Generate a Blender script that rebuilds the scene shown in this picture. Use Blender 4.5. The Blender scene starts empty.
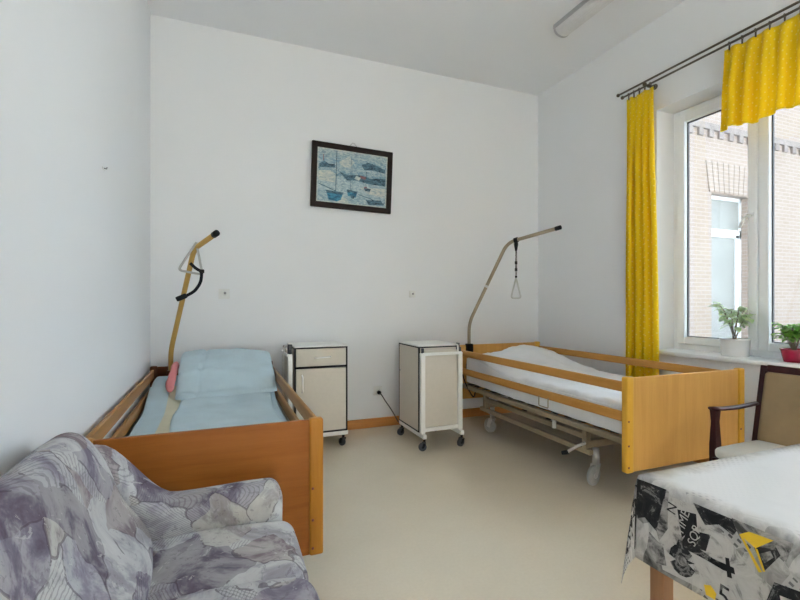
import bpy, bmesh, math, random
from math import sin, cos, pi, radians as R, sqrt, exp
from mathutils import Vector as V, Matrix, noise
random.seed(7)
S = bpy.context.scene
COL = S.collection

# ------------------------------------------------------------------ materials
class NT:
    def __init__(s, name):
        s.m = bpy.data.materials.new(name); s.m.use_nodes = True
        s.t = s.m.node_tree; s.n = s.t.nodes; s.b = s.n['Principled BSDF']; s.out = s.n['Material Output']
    def node(s, typ, **kw):
        n = s.n.new(typ)
        for k, v in kw.items():
            if k in n.inputs.keys(): n.inputs[k].default_value = v
            else: setattr(n, k, v)
        return n
    def link(s, a, b): s.t.links.new(a, b)
    def coord(s, kind='Object', scale=(1, 1, 1), rot=(0, 0, 0)):
        c = s.node('ShaderNodeTexCoord'); m = s.node('ShaderNodeMapping')
        m.inputs['Scale'].default_value = scale; m.inputs['Rotation'].default_value = rot
        s.link(c.outputs[kind], m.inputs['Vector']); return m.outputs[0]
    def ramp(s, fac, stops, interp='LINEAR'):
        r = s.node('ShaderNodeValToRGB'); e = r.color_ramp; e.interpolation = interp
        while len(e.elements) < len(stops): e.elements.new(0.5)
        for el, (p, c) in zip(e.elements, stops):
            el.position = p; el.color = (*c, 1) if len(c) == 3 else c
        s.link(fac, r.inputs[0]); return r.outputs[0]
    def math(s, op, a, b=0.0):
        n = s.node('ShaderNodeMath'); n.operation = op
        for i, x in enumerate((a, b)):
            if isinstance(x, (int, float)): n.inputs[i].default_value = x
            else: s.link(x, n.inputs[i])
        return n.outputs[0]
    def mix(s, fac, a, b, blend='MIX'):
        n = s.node('ShaderNodeMix'); n.data_type = 'RGBA'; n.blend_type = blend
        for i, x in ((0, fac), (6, a), (7, b)):
            if isinstance(x, (int, float)): n.inputs[i].default_value = x
            elif isinstance(x, tuple): n.inputs[i].default_value = (*x, 1) if len(x) == 3 else x
            else: s.link(x, n.inputs[i])
        return n.outputs[2]
    def noise(s, vec, scale, detail=3, rough=.55, out='Fac', dist=0.):
        n = s.node('ShaderNodeTexNoise'); n.inputs['Scale'].default_value = scale
        n.inputs['Detail'].default_value = detail; n.inputs['Roughness'].default_value = rough
        n.inputs['Distortion'].default_value = dist
        s.link(vec, n.inputs['Vector']); return n.outputs[out]
    def bump(s, h, strength=.2, dist=.01):
        b = s.node('ShaderNodeBump'); b.inputs['Strength'].default_value = strength
        b.inputs['Distance'].default_value = dist
        s.link(h, b.inputs['Height']); s.link(b.outputs[0], s.b.inputs['Normal'])
    def col(s, c):
        if isinstance(c, tuple): s.b.inputs['Base Color'].default_value = (*c, 1)
        else: s.link(c, s.b.inputs['Base Color'])
    def set(s, **kw):
        names = dict(rough='Roughness', metal='Metallic', spec='Specular IOR Level', coat='Coat Weight',
                     coatr='Coat Roughness', sheen='Sheen Weight', trans='Transmission Weight', sss='Subsurface Weight')
        for k, v in kw.items(): s.b.inputs[names[k]].default_value = v
        return s

def plain(name, c, rough=.5, metal=0., var=.06, scale=30, spec=.5, **kw):
    t = NT(name); t.set(rough=rough, metal=metal, spec=spec, **kw)
    v = t.coord(); f = t.noise(v, scale)
    lo = tuple(x * (1 - var) for x in c); hi = tuple(min(1, x * (1 + var)) for x in c)
    t.col(t.ramp(f, [(.3, lo), (.7, hi)])); return t.m

def wood(name, c1, c2, axis='x', rough=.42, scale=1., coat=.0):
    t = NT(name); t.set(rough=rough, coat=coat, coatr=.25, spec=.22)
    sc = {'x': (1.2, 16, 16), 'y': (16, 1.2, 16), 'z': (16, 16, 1.2)}[axis]
    v = t.coord(scale=tuple(x * scale for x in sc))
    n1 = t.noise(v, 1.5, 5, .6, dist=.6); n2 = t.noise(v, 9, 3, .6)
    f = t.math('ADD', t.math('MULTIPLY', n1, .75), t.math('MULTIPLY', n2, .25))
    t.col(t.ramp(f, [(.3, c1), (.7, c2)])); return t.m

def cloth(name, c, rough=.85, var=.05, weave=500, bump=.15, sheen=.0, wrinkle=.0, wscale=9):
    t = NT(name); t.set(rough=rough, spec=.2, sheen=sheen)
    v = t.coord(); f = t.noise(v, 6, 3); w = t.noise(v, weave, 1)
    lo = tuple(x * (1 - var) for x in c); hi = tuple(min(1, x * (1 + var)) for x in c)
    t.col(t.ramp(f, [(.3, lo), (.7, hi)]))
    h = t.math('MULTIPLY', w, .02)
    if wrinkle: h = t.math('ADD', h, t.math('MULTIPLY', t.noise(v, wscale, 4, .55, dist=.8), wrinkle))
    t.bump(h, bump, .05); return t.m

M = {}
def wallmat(name, c):
    t = NT(name); t.set(rough=.75, spec=.25); v = t.coord()
    f = t.noise(v, 1.3, 4); t.col(t.ramp(f, [(.3, tuple(x * .985 for x in c)), (.7, c)]))
    t.bump(t.noise(v, 60, 4), .06, .01); return t.m
M['wall'] = wallmat('wall_paint', (.79, .80, .815))
M['ceil'] = wallmat('ceiling_paint', (.80, .81, .83))
M['white'] = plain('white_enamel', (.80, .79, .75), .35, var=.02)
M['pvc'] = plain('white_window_plastic', (.89, .91, .94), .3, var=.01)
M['sill'] = plain('white_sill', (.88, .90, .92), .3, var=.015)
t = NT('beige_linoleum'); t.set(rough=.17, spec=.7); v = t.coord()
f = t.math('ADD', t.math('MULTIPLY', t.noise(v, 2.2, 5, .6), .6), t.math('MULTIPLY', t.noise(v, 70, 3), .4))
t.col(t.ramp(f, [(.3, (.625, .55, .425)), (.7, (.695, .62, .49))])); t.bump(t.noise(v, 25, 3), .03, .01)
M['floor'] = t.m
M['base'] = wood('orange_skirting_wood', (.42, .17, .045), (.56, .25, .07), 'x')
M['cherry'] = wood('cherry_veneer', (.25, .075, .012), (.34, .115, .02), 'x')
M['cherry_post'] = wood('cherry_post_wood', (.36, .14, .015), (.44, .19, .025), 'z')
M['cherry_dark'] = wood('dark_cherry_wood', (.13, .04, .015), (.18, .06, .02), 'x')
M['cherry_rail'] = wood('cherry_rail_wood', (.30, .14, .04), (.40, .20, .065), 'y')
M['beech'] = wood('beech_veneer', (.56, .29, .07), (.66, .36, .10), 'z', scale=.8)
M['beech_post'] = wood('beech_post_wood', (.60, .32, .035), (.70, .39, .05), 'z')
M['beech_rail'] = wood('beech_rail_wood', (.46, .215, .045), (.56, .28, .07), 'y')
M['mahog'] = wood('dark_mahogany', (.028, .006, .008), (.055, .012, .013), 'z', rough=.28, coat=.1)
M['tablewood'] = wood('brown_table_wood', (.22, .105, .05), (.31, .16, .075), 'z')
M['cream'] = plain('cream_laminate', (.60, .545, .46), .45, var=.02)
M['black'] = plain('black_plastic', (.008, .008, .009), .5, spec=.2)
M['blackstrap'] = plain('black_webbing', (.010, .010, .012), .8, spec=.15)
M['redcap'] = plain('dark_red_cap', (.16, .03, .02), .4)
M['greyrub'] = plain('grey_rubber', (.06, .06, .065), .5, spec=.3)
M['wheelgrey'] = plain('grey_wheel_plastic', (.35, .35, .33), .35)
M['creamtube'] = plain('cream_bed_tube', (.30, .245, .16), .4, metal=.15, var=.05)
M['chrome'] = plain('brushed_steel', (.62, .62, .60), .28, metal=.9)
M['ochrepole'] = plain('ochre_lacquered_tube', (.43, .255, .06), .35, var=.03)
M['bronzepole'] = plain('beige_metal_tube', (.33, .27, .19), .32, metal=.4)
M['greygrip'] = plain('grey_grip', (.42, .42, .40), .4)
M['rod'] = plain('antique_brass', (.12, .10, .075), .35, metal=.7)
M['blue'] = cloth('pale_blue_cotton', (.50, .62, .68), wrinkle=.22, wscale=7, bump=.5)
M['bluepad'] = cloth('pale_blue_sheet', (.52, .66, .74), wrinkle=.15)
M['creamstrip'] = cloth('cream_cotton', (.70, .68, .54), wrinkle=.1)
M['pink'] = cloth('pink_cotton', (.62, .22, .22), wrinkle=.2)
M['sheet'] = cloth('white_bed_linen', (.80, .82, .85), wrinkle=.22, wscale=6, bump=.55)
M['matt'] = cloth('white_mattress_cover', (.70, .71, .74), wrinkle=.1)
M['darkbase'] = plain('dark_frame_slat', (.03, .025, .02), .6)
M['tan'] = cloth('tan_woven_upholstery', (.30, .215, .12), weave=260, bump=.5, var=.14)
M['lightseat'] = cloth('pale_seat_upholstery', (.66, .66, .62), weave=300, bump=.3)
M['pot_white'] = plain('white_glazed_pot', (.85, .86, .86), .25, var=.01)
M['pot_red'] = plain('crimson_glazed_pot', (.34, .008, .04), .25, var=.05)
M['soil'] = plain('potting_soil', (.035, .022, .015), .95, var=.4, scale=120)
M['stem'] = plain('woody_stem', (.16, .12, .07), .7)
M['brass'] = plain('dull_steel_screw', (.3, .3, .3), .4, metal=.7)
M['plug'] = plain('white_switch_plastic', (.74, .74, .72), .35, var=.01)
M['grey'] = plain('grey_plastic', (.35, .35, .35), .5)

def leaf(name, c1, c2):
    t = NT(name); t.set(rough=.45, spec=.4); v = t.coord()
    t.col(t.ramp(t.noise(v, 22, 2), [(.35, c1), (.65, c2)]))
    tr = t.node('ShaderNodeBsdfTranslucent'); tr.inputs['Color'].default_value = (*c2, 1)
    mx = t.node('ShaderNodeMixShader'); mx.inputs[0].default_value = .35
    t.link(t.b.outputs[0], mx.inputs[1]); t.link(tr.outputs[0], mx.inputs[2]); t.link(mx.outputs[0], t.out.inputs['Surface'])
    return t.m
M['leaf_pale'] = leaf('pale_variegated_leaf', (.36, .58, .16), (.72, .80, .60))
M['leaf_green'] = leaf('fresh_green_leaf', (.10, .30, .03), (.26, .52, .09))

# yellow curtain with woven pale dots (UV in metres)
t = NT('yellow_dotted_curtain'); t.set(rough=.85, spec=.15, sheen=.2)
v = t.coord('UV', (26, 26, 26), (0, 0, R(45)))
vo = t.node('ShaderNodeTexVoronoi'); vo.inputs['Scale'].default_value = 1; vo.inputs['Randomness'].default_value = 0.15
t.link(v, vo.inputs['Vector'])
dots = t.math('LESS_THAN', vo.outputs['Distance'], .16)
c = t.mix(dots, (.91, .68, .016), (.93, .77, .16))
t.col(c)
tr = t.node('ShaderNodeBsdfTranslucent'); t.link(c, tr.inputs['Color'])
mx = t.node('ShaderNodeMixShader'); mx.inputs[0].default_value = .38
t.link(t.b.outputs[0], mx.inputs[1]); t.link(tr.outputs[0], mx.inputs[2]); t.link(mx.outputs[0], t.out.inputs['Surface'])
M['curtain'] = t.m

# window glass
t = NT('clear_glass'); t.n.remove(t.b)
tr = t.node('ShaderNodeBsdfTransparent'); tr.inputs[0].default_value = (.95, .97, .97, 1)
gl = t.node('ShaderNodeBsdfGlossy'); gl.inputs['Roughness'].default_value = .02
fr = t.node('ShaderNodeFresnel'); fr.inputs['IOR'].default_value = 1.3
mx = t.node('ShaderNodeMixShader'); t.link(fr.outputs[0], mx.inputs[0]); t.link(tr.outputs[0], mx.inputs[1]); t.link(gl.outputs[0], mx.inputs[2])
t.link(mx.outputs[0], t.out.inputs['Surface']); M['glass'] = t.m
M['farglass'] = plain('dull_far_glass', (.26, .265, .25), .6, var=.12, scale=1.2)

# brick of the building outside
t = NT('pale_pink_brick'); t.set(rough=.9, spec=.1); v = t.coord(rot=(R(90), 0, 0))
br = t.node('ShaderNodeTexBrick'); t.link(v, br.inputs['Vector'])
br.inputs['Scale'].default_value = 1; br.inputs['Brick Width'].default_value = .26; br.inputs['Row Height'].default_value = .077
br.inputs['Mortar Size'].default_value = .010
br.inputs['Color1'].default_value = (.35, .285, .245, 1); br.inputs['Color2'].default_value = (.32, .255, .215, 1); br.inputs['Mortar'].default_value = (.385, .345, .315, 1)
t.col(t.mix(.25, br.outputs['Color'], t.ramp(t.noise(t.coord(), 1.1, 5), [(.3, (.25, .19, .155)), (.7, (.33, .28, .245))])))
M['brick'] = t.m
M['ground'] = plain('pale_courtyard_paving', (.13, .13, .125), .9, var=.15, scale=4)
M['stone'] = plain('grey_stone_band', (.24, .205, .19), .9, var=.15, scale=9)
M['diffuser'] = plain('ribbed_acrylic_diffuser', (.62, .62, .62), .3, var=.03)
M['lampbody'] = plain('grey_lamp_channel', (.40, .40, .41), .4, var=.03)

# sofa fabric: collage of cream, mauve and slate fragments with sketchy strokes
t = NT('mauve_collage_upholstery'); t.set(rough=.9, spec=.06); v = t.coord()
nz = t.node('ShaderNodeTexNoise'); nz.inputs['Scale'].default_value = 4.5; nz.inputs['Detail'].default_value = 3; t.link(v, nz.inputs['Vector'])
vm = t.node('ShaderNodeVectorMath'); vm.operation = 'MULTIPLY_ADD'; t.link(nz.outputs['Color'], vm.inputs[0]); vm.inputs[1].default_value = (.20, .20, .20); t.link(v, vm.inputs[2])
vo = t.node('ShaderNodeTexVoronoi'); vo.inputs['Scale'].default_value = 7.5; t.link(vm.outputs[0], vo.inputs['Vector'])
sep = t.node('ShaderNodeSeparateColor'); t.link(vo.outputs['Color'], sep.inputs[0])
base = t.ramp(sep.outputs[0], [(0, (.46, .46, .47)), (.22, (.17, .145, .19)), (.40, (.52, .52, .51)), (.56, (.085, .06, .085)), (.68, (.33, .32, .37)), (.78, (.24, .175, .155)), (.88, (.46, .43, .37))], 'CONSTANT')
wash = t.ramp(t.noise(v, 4, 5, .65, dist=1.5), [(.30, (.06, .042, .06)), (.44, (.20, .18, .23)), (.52, (.44, .44, .455)), (.68, (.60, .60, .60))])
c = t.mix(.55, base, wash)
ve = t.node('ShaderNodeTexVoronoi'); ve.feature = 'DISTANCE_TO_EDGE'; ve.inputs['Scale'].default_value = 7.5; t.link(vm.outputs[0], ve.inputs['Vector'])
edge = t.math('MULTIPLY', t.math('LESS_THAN', ve.outputs[0], .022), t.math('GREATER_THAN', t.noise(v, 9, 2), .52))
c = t.mix(t.math('MULTIPLY', edge, .55), c, (.07, .05, .07))
# finely hatched patches
for rot, lo, sc, ch in (((.5, .8, .6), .84, 42, 1), ((1.2, .3, 2.0), .88, 36, 2)):
    wv = t.node('ShaderNodeTexWave'); wv.inputs['Scale'].default_value = sc * 1.3; wv.inputs['Distortion'].default_value = 2.5; wv.inputs['Detail'].default_value = 2
    t.link(t.coord(rot=rot), wv.inputs['Vector'])
    strokes = t.math('MULTIPLY', t.math('GREATER_THAN', wv.outputs['Fac'], .78), t.math('GREATER_THAN', sep.outputs[ch], lo))
    c = t.mix(t.math('MULTIPLY', strokes, .36), c, (.09, .07, .09))
c = t.mix(t.math('MULTIPLY', t.math('GREATER_THAN', t.noise(v, 24, 4, .7, dist=1.5), .60), .35), c, (.12, .10, .13))
c = t.mix(t.math('MULTIPLY', t.math('GREATER_THAN', t.noise(v, 17, 4, .7, dist=1.0), .64), .4), c, (.58, .57, .55))
t.col(c); t.bump(t.math('ADD', t.math('MULTIPLY', t.noise(v, 400, 1), .02), t.math('MULTIPLY', t.noise(v, 7, 3), .12)), .3, .05)
M['sofa'] = t.m

# tablecloth: black, white and grey city collage (UV in metres)
t = NT('city_collage_oilcloth'); t.set(rough=.30, spec=.4, coat=.6, coatr=.12); v = t.coord('UV')
nz = t.node('ShaderNodeTexNoise'); nz.inputs['Scale'].default_value = 7; nz.inputs['Detail'].default_value = 2; t.link(v, nz.inputs['Vector'])
vm = t.node('ShaderNodeVectorMath'); vm.operation = 'MULTIPLY_ADD'; t.link(nz.outputs['Color'], vm.inputs[0]); vm.inputs[1].default_value = (.10, .10, 0); t.link(v, vm.inputs[2])
vo = t.node('ShaderNodeTexVoronoi'); vo.inputs['Scale'].default_value = 12; t.link(vm.outputs[0], vo.inputs['Vector'])
sep = t.node('ShaderNodeSeparateColor'); t.link(vo.outputs['Color'], sep.inputs[0])
base = t.ramp(sep.outputs[0], [(0, (.50, .48, .45)), (.25, (.05, .05, .05)), (.42, (.56, .54, .51)), (.60, (.20, .195, .185)), (.74, (.44, .42, .39)), (.88, (.03, .03, .03))], 'CONSTANT')
sm = t.ramp(t.noise(v, 16, 5, .65, dist=1.0), [(.34, (.015, .015, .015)), (.47, (.30, .29, .27)), (.58, (.60, .58, .55))])
c = t.mix(.5, base, sm)
bk = t.node('ShaderNodeTexBrick'); t.link(t.coord('UV', rot=(0, 0, .5)), bk.inputs['Vector'])
bk.inputs['Scale'].default_value = 1; bk.inputs['Brick Width'].default_value = .014; bk.inputs['Row Height'].default_value = .017; bk.inputs['Mortar Size'].default_value = .004; bk.inputs['Mortar Smooth'].default_value = 0
bk.inputs['Color1'].default_value = (.02, .02, .02, 1); bk.inputs['Color2'].default_value = (.10, .10, .10, 1); bk.inputs['Mortar'].default_value = (.5, .48, .46, 1)
c = t.mix(t.math('MULTIPLY', t.math('GREATER_THAN', sep.outputs[1], .62), .75), c, bk.outputs['Color'])
# top faded pale to paint in the window's reflection; border keeps the dark print
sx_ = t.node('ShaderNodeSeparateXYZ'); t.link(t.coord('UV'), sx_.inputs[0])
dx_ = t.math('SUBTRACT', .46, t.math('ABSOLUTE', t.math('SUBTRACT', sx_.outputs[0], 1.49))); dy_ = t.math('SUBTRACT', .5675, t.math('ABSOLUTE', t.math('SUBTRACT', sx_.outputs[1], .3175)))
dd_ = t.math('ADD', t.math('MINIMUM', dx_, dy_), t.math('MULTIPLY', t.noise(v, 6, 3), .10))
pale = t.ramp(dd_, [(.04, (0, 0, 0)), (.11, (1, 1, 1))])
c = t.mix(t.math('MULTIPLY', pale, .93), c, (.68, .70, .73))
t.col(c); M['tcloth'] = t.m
def ink(name, stops, sc):
    t = NT(name); t.set(rough=.4, coat=.1, spec=.2); v = t.coord(); n = t.noise(v, sc, 5, .7, dist=1.2); t.col(t.ramp(n, stops)); return t.m
M['ink'] = ink('black_print', [(.45, (.012, .012, .012)), (.56, (.03, .03, .03)), (.60, (.22, .21, .20)), (.66, (.03, .03, .03))], 22)
M['inkgrey'] = ink('grey_print', [(.40, (.06, .058, .055)), (.50, (.24, .23, .22)), (.62, (.38, .36, .34))], 26)
M['inkpale'] = ink('pale_grey_print', [(.34, (.20, .19, .18)), (.44, (.48, .46, .43)), (.65, (.56, .54, .51))], 18)
M['inkyellow'] = plain('yellow_print', (.74, .48, .02), .35, coat=.4)

# the harbour painting's ground: loose brushwork in blues (Object coords, z up)
t = NT('harbour_brushwork'); t.set(rough=.5, spec=.3); v = t.coord()
sp = t.node('ShaderNodeSeparateXYZ'); t.link(v, sp.inputs[0])
zz = t.math('ADD', sp.outputs[2], t.math('MULTIPLY', t.noise(v, 14, 3), .10))
c = t.ramp(t.math('ADD', t.math('MULTIPLY', zz, 1.9), .42), [(.0, (.30, .42, .48)), (.30, (.48, .58, .60)), (.48, (.50, .60, .62)), (.54, (.10, .20, .26)), (.60, (.16, .30, .38)), (.66, (.42, .50, .52)), (.78, (.22, .36, .46)), (.95, (.46, .50, .48))])
st = t.ramp(t.noise(t.coord(scale=(12, 12, 30)), 2.2, 4, .65, dist=1.0), [(.34, (.03, .10, .16)), (.48, (.20, .33, .40)), (.62, (.60, .64, .60))])
t.col(t.mix(.58, c, st)); M['paint'] = t.m
def ink_paint(name, c1, c2):
    t = NT(name); t.set(rough=.5, spec=.2); t.col(t.ramp(t.noise(t.coord(scale=(1, 1, 2.5)), 24, 4, .65, dist=1.0), [(.38, c1), (.6, c2)])); return t.m
M['pt_dark'] = ink_paint('dark_blue_paint', (.010, .03, .05), (.10, .20, .26))
M['pt_blue'] = ink_paint('blue_paint', (.012, .08, .15), (.06, .26, .38))
M['pt_pale'] = ink_paint('pale_paint', (.30, .40, .42), (.62, .62, .54))
M['pt_red'] = plain('muted_red_paint', (.22, .09, .10), .5, var=.2)
M['framewood'] = wood('dark_picture_frame_wood', (.008, .004, .003), (.020, .009, .006), 'x', rough=.5)

# ------------------------------------------------------------------ mesh helpers
class MB:
    def __init__(s): s.bm = bmesh.new(); s.mats = []; s.uv = None
    def mi(s, m):
        if m not in s.mats: s.mats.append(m)
        return s.mats.index(m)
    def add(s, verts, faces, m, smooth=False, uvs=None):
        i = s.mi(m); vs = [s.bm.verts.new(v) for v in verts]
        if uvs and s.uv is None: s.uv = s.bm.loops.layers.uv.new('UVMap')
        for f in faces:
            try: fc = s.bm.faces.new([vs[k] for k in f])
            except ValueError: continue
            fc.material_index = i; fc.smooth = smooth
            if uvs:
                for lp, k in zip(fc.loops, f): lp[s.uv].uv = uvs[k]
        return vs
    def box(s, x0, x1, y0, y1, z0, z1, m, bev=0., seg=2, rot=None, piv=None):
        b = bmesh.new(); bmesh.ops.create_cube(b, size=1)
        for v in b.verts: v.co = V(((x0 + x1) / 2 + v.co.x * (x1 - x0), (y0 + y1) / 2 + v.co.y * (y1 - y0), (z0 + z1) / 2 + v.co.z * (z1 - z0)))
        if bev: bmesh.ops.bevel(b, geom=b.edges[:], offset=bev, segments=seg, affect='EDGES', profile=.5)
        if rot is not None:
            p = V(piv) if piv else V(((x0 + x1) / 2, (y0 + y1) / 2, (z0 + z1) / 2))
            for v in b.verts: v.co = rot @ (v.co - p) + p
        b.verts.index_update()
        s.add([v.co.copy() for v in b.verts], [[v.index for v in f.verts] for f in b.faces], m, bool(bev) and seg > 2)
        b.free(); return s
    def rings(s, rings, m, caps=True, smooth=True, closed=False):
        n = len(rings[0]); vs = [p for r in rings for p in r]; fs = []
        nr = len(rings)
        for a in range(nr if closed else nr - 1):
            b = (a + 1) % nr
            for k in range(n): fs.append((a * n + k, a * n + (k + 1) % n, b * n + (k + 1) % n, b * n + k))
        if caps and not closed: fs.append(tuple(range(n - 1, -1, -1))); fs.append(tuple((nr - 1) * n + k for k in range(n)))
        s.add(vs, fs, m, smooth); return s
    def tube(s, pts, r, m, n=12, closed=False, caps=True):
        pts = [V(p) for p in pts]; rings = []; up = None
        N = len(pts)
        for i, p in enumerate(pts):
            a = pts[(i - 1) % N] if (closed or i > 0) else p; b = pts[(i + 1) % N] if (closed or i < N - 1) else p
            t = (b - a).normalized()
            if up is None:
                up = V((0, 0, 1)) if abs(t.z) < .9 else V((1, 0, 0))
            u = up - t * up.dot(t)
            if u.length < 1e-5: u = t.orthogonal()
            u.normalize(); up = u; w = t.cross(u)
            rr = r[i] if isinstance(r, (list, tuple)) else r
            rings.append([p + u * (cos(2 * pi * k / n) * rr) + w * (sin(2 * pi * k / n) * rr) for k in range(n)])
        return s.rings(rings, m, caps, True, closed)
    def cyl(s, c, r, h, m, axis='z', n=20, r2=None):
        c = V(c); d = {'x': V((1, 0, 0)), 'y': V((0, 1, 0)), 'z': V((0, 0, 1))}[axis]
        return s.tube([c, c + d * h], [r, r if r2 is None else r2], m, n)
    def lathe(s, c, prof, m, n=28, caps=True):
        c = V(c)
        return s.rings([[c + V((r * cos(2 * pi * k / n), r * sin(2 * pi * k / n), z)) for k in range(n)] for r, z in prof], m, caps)
    def poly(s, pts, m, th=None):          # flat convex-or-not polygon, pts 3-D in order
        b = bmesh.new(); f = b.faces.new([b.verts.new(p) for p in pts])
        bmesh.ops.triangulate(b, faces=[f]); b.verts.index_update()
        s.add([v.co.copy() for v in b.verts], [[v.index for v in f.verts] for f in b.faces], m); b.free(); return s
    def build(s, name, parent=None, local=False, smooth_angle=None):
        if parent is not None and not local:
            off = V((0, 0, 0)); q = parent
            while q: off += q.location; q = q.parent
            for v in s.bm.verts: v.co -= off
        me = bpy.data.meshes.new(name); bmesh.ops.recalc_face_normals(s.bm, faces=s.bm.faces[:]); s.bm.to_mesh(me); s.bm.free()
        for m in s.mats: me.materials.append(M[m])
        o = bpy.data.objects.new(name, me); COL.objects.link(o); o.parent = parent
        return o

def gbox(x0, x1, y0, y1, z0, z1, r, n=(10, 10, 4), disp=None, k=3):
    """rounded box of grid faces: returns verts, faces"""
    if not isinstance(r, tuple): r = (r, r, r)
    def axis(a, b, rr, m):
        e = [rr * (1 - math.tan(pi / 4 * (k - j) / k)) for j in range(k)]
        inner = [a + rr + (b - a - 2 * rr) * j / m for j in range(m + 1)]
        return [a + q for q in e] + inner + [b - q for q in reversed(e)]
    A = [axis(x0, x1, r[0], n[0]), axis(y0, y1, r[1], n[1]), axis(z0, z1, r[2], n[2])]
    lo = (x0 + r[0], y0 + r[1], z0 + r[2]); hi = (x1 - r[0], y1 - r[1], z1 - r[2])
    L = [len(a) for a in A]; idx = {}; vs = []; fs = []
    def vid(i, j, l):
        key = (i, j, l)
        if key not in idx:
            p = V((A[0][i], A[1][j], A[2][l])); q = V([min(max(p[t], lo[t]), hi[t]) for t in range(3)])
            d = V([(p[t] - q[t]) / r[t] for t in range(3)])
            if d.length > 1e-9:
                d.normalize(); p = q + V([d[t] * r[t] for t in range(3)])
            idx[key] = len(vs); vs.append(p)
        return idx[key]
    for ax in range(3):
        o1, o2 = [t for t in range(3) if t != ax]
        for side in (0, L[ax] - 1):
            for a in range(L[o1] - 1):
                for b in range(L[o2] - 1):
                    q = []
                    for da, db in ((0, 0), (1, 0), (1, 1), (0, 1)):
                        c = [0, 0, 0]; c[ax] = side; c[o1] = a + da; c[o2] = b + db; q.append(vid(*c))
                    fs.append(tuple(q))
    if disp: vs = [disp(p.copy()) for p in vs]
    return vs, fs

def nz(p, s, amp): return noise.noise(V(p) * s) * amp
def smooth(a, b, x):
    t = min(1, max(0, (x - a) / (b - a))); return t * t * (3 - 2 * t)
def fillet(pts, rad, k=6):
    pts = [V(p) for p in pts]; out = [pts[0]]
    for a, b, c in zip(pts, pts[1:], pts[2:]):
        u = (a - b).normalized(); w = (c - b).normalized(); d = min(rad, (a - b).length * .45, (c - b).length * .45)
        p, q = b + u * d, b + w * d
        for j in range(k + 1):
            s_ = j / k; out.append(p * (1 - s_) ** 2 + b * 2 * s_ * (1 - s_) + q * s_ ** 2)
    out.append(pts[-1]); return out

def thing(name, label, cat, loc=(0, 0, 0), rz=0, group=None):
    o = bpy.data.objects.new(name, None); COL.objects.link(o); o.location = loc; o.rotation_euler = (0, 0, rz)
    o.empty_display_size = .1
    o['label'] = label; o['category'] = cat
    if group: o['group'] = group
    return o
def tag(o, label, cat, group=None):
    o['label'] = label; o['category'] = cat
    if group: o['group'] = group
    return o
def struct(o): o['kind'] = 'structure'; return o
def copy_tree(o, parent=None):
    c = o.copy(); COL.objects.link(c)
    if parent: c.parent = parent
    for ch in list(o.children): copy_tree(ch, c)
    return c
def mbx(*a, **k): return MB().box(*a, **k)

# ------------------------------------------------------------------ room
XL, XR, YB, YF, H = -.515, 3.38, 4.19, -4.4, 3.57
XO = XR + .26                                  # outer face of the window wall
WZ0, WZ1 = .825, 2.81
WINS = [(1.38, 2.69), (-.30, 1.01), (-3.25, -1.65)]   # y-ranges of window openings; the last, unseen, is added for sun fill
struct(mbx(XL - .12, XO, YF - .12, YB + .12, -.1, 0, 'floor').build('floor'))
struct(mbx(XL - .12, XO, YF - .12, YB + .12, H, H + .12, 'ceil').build('ceiling'))
struct(mbx(XL - .12, XL, YF - .12, YB + .12, 0, H, 'wall').build('wall_left'))
struct(mbx(XL, XR, YB, YB + .12, 0, H, 'wall').build('wall_back'))
struct(mbx(XL, XR, YF - .12, YF, 0, H, 'wall').build('wall_front'))
b = MB(); ys = [YF - .12] + [q for w in sorted(WINS) for q in w] + [YB + .12]
for a, c in zip(ys[0::2], ys[1::2]): b.box(XR, XO, a, c, 0, H, 'wall')
for a, c in WINS: b.box(XR, XO, a, c, 0, WZ0 - .03, 'wall'); b.box(XR, XO, a, c, WZ1, H, 'wall')
struct(b.build('wall_right'))
struct(mbx(XL, XR, YB - .018, YB, 0, .088, 'base', .004).build('baseboard_back'))
struct(mbx(XL, XL + .018, YF, YB - .018, 0, .088, 'base', .004).build('baseboard_left'))
struct(mbx(XR - .018, XR, YF, YB - .018, 0, .088, 'base', .004).build('baseboard_right'))

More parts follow.
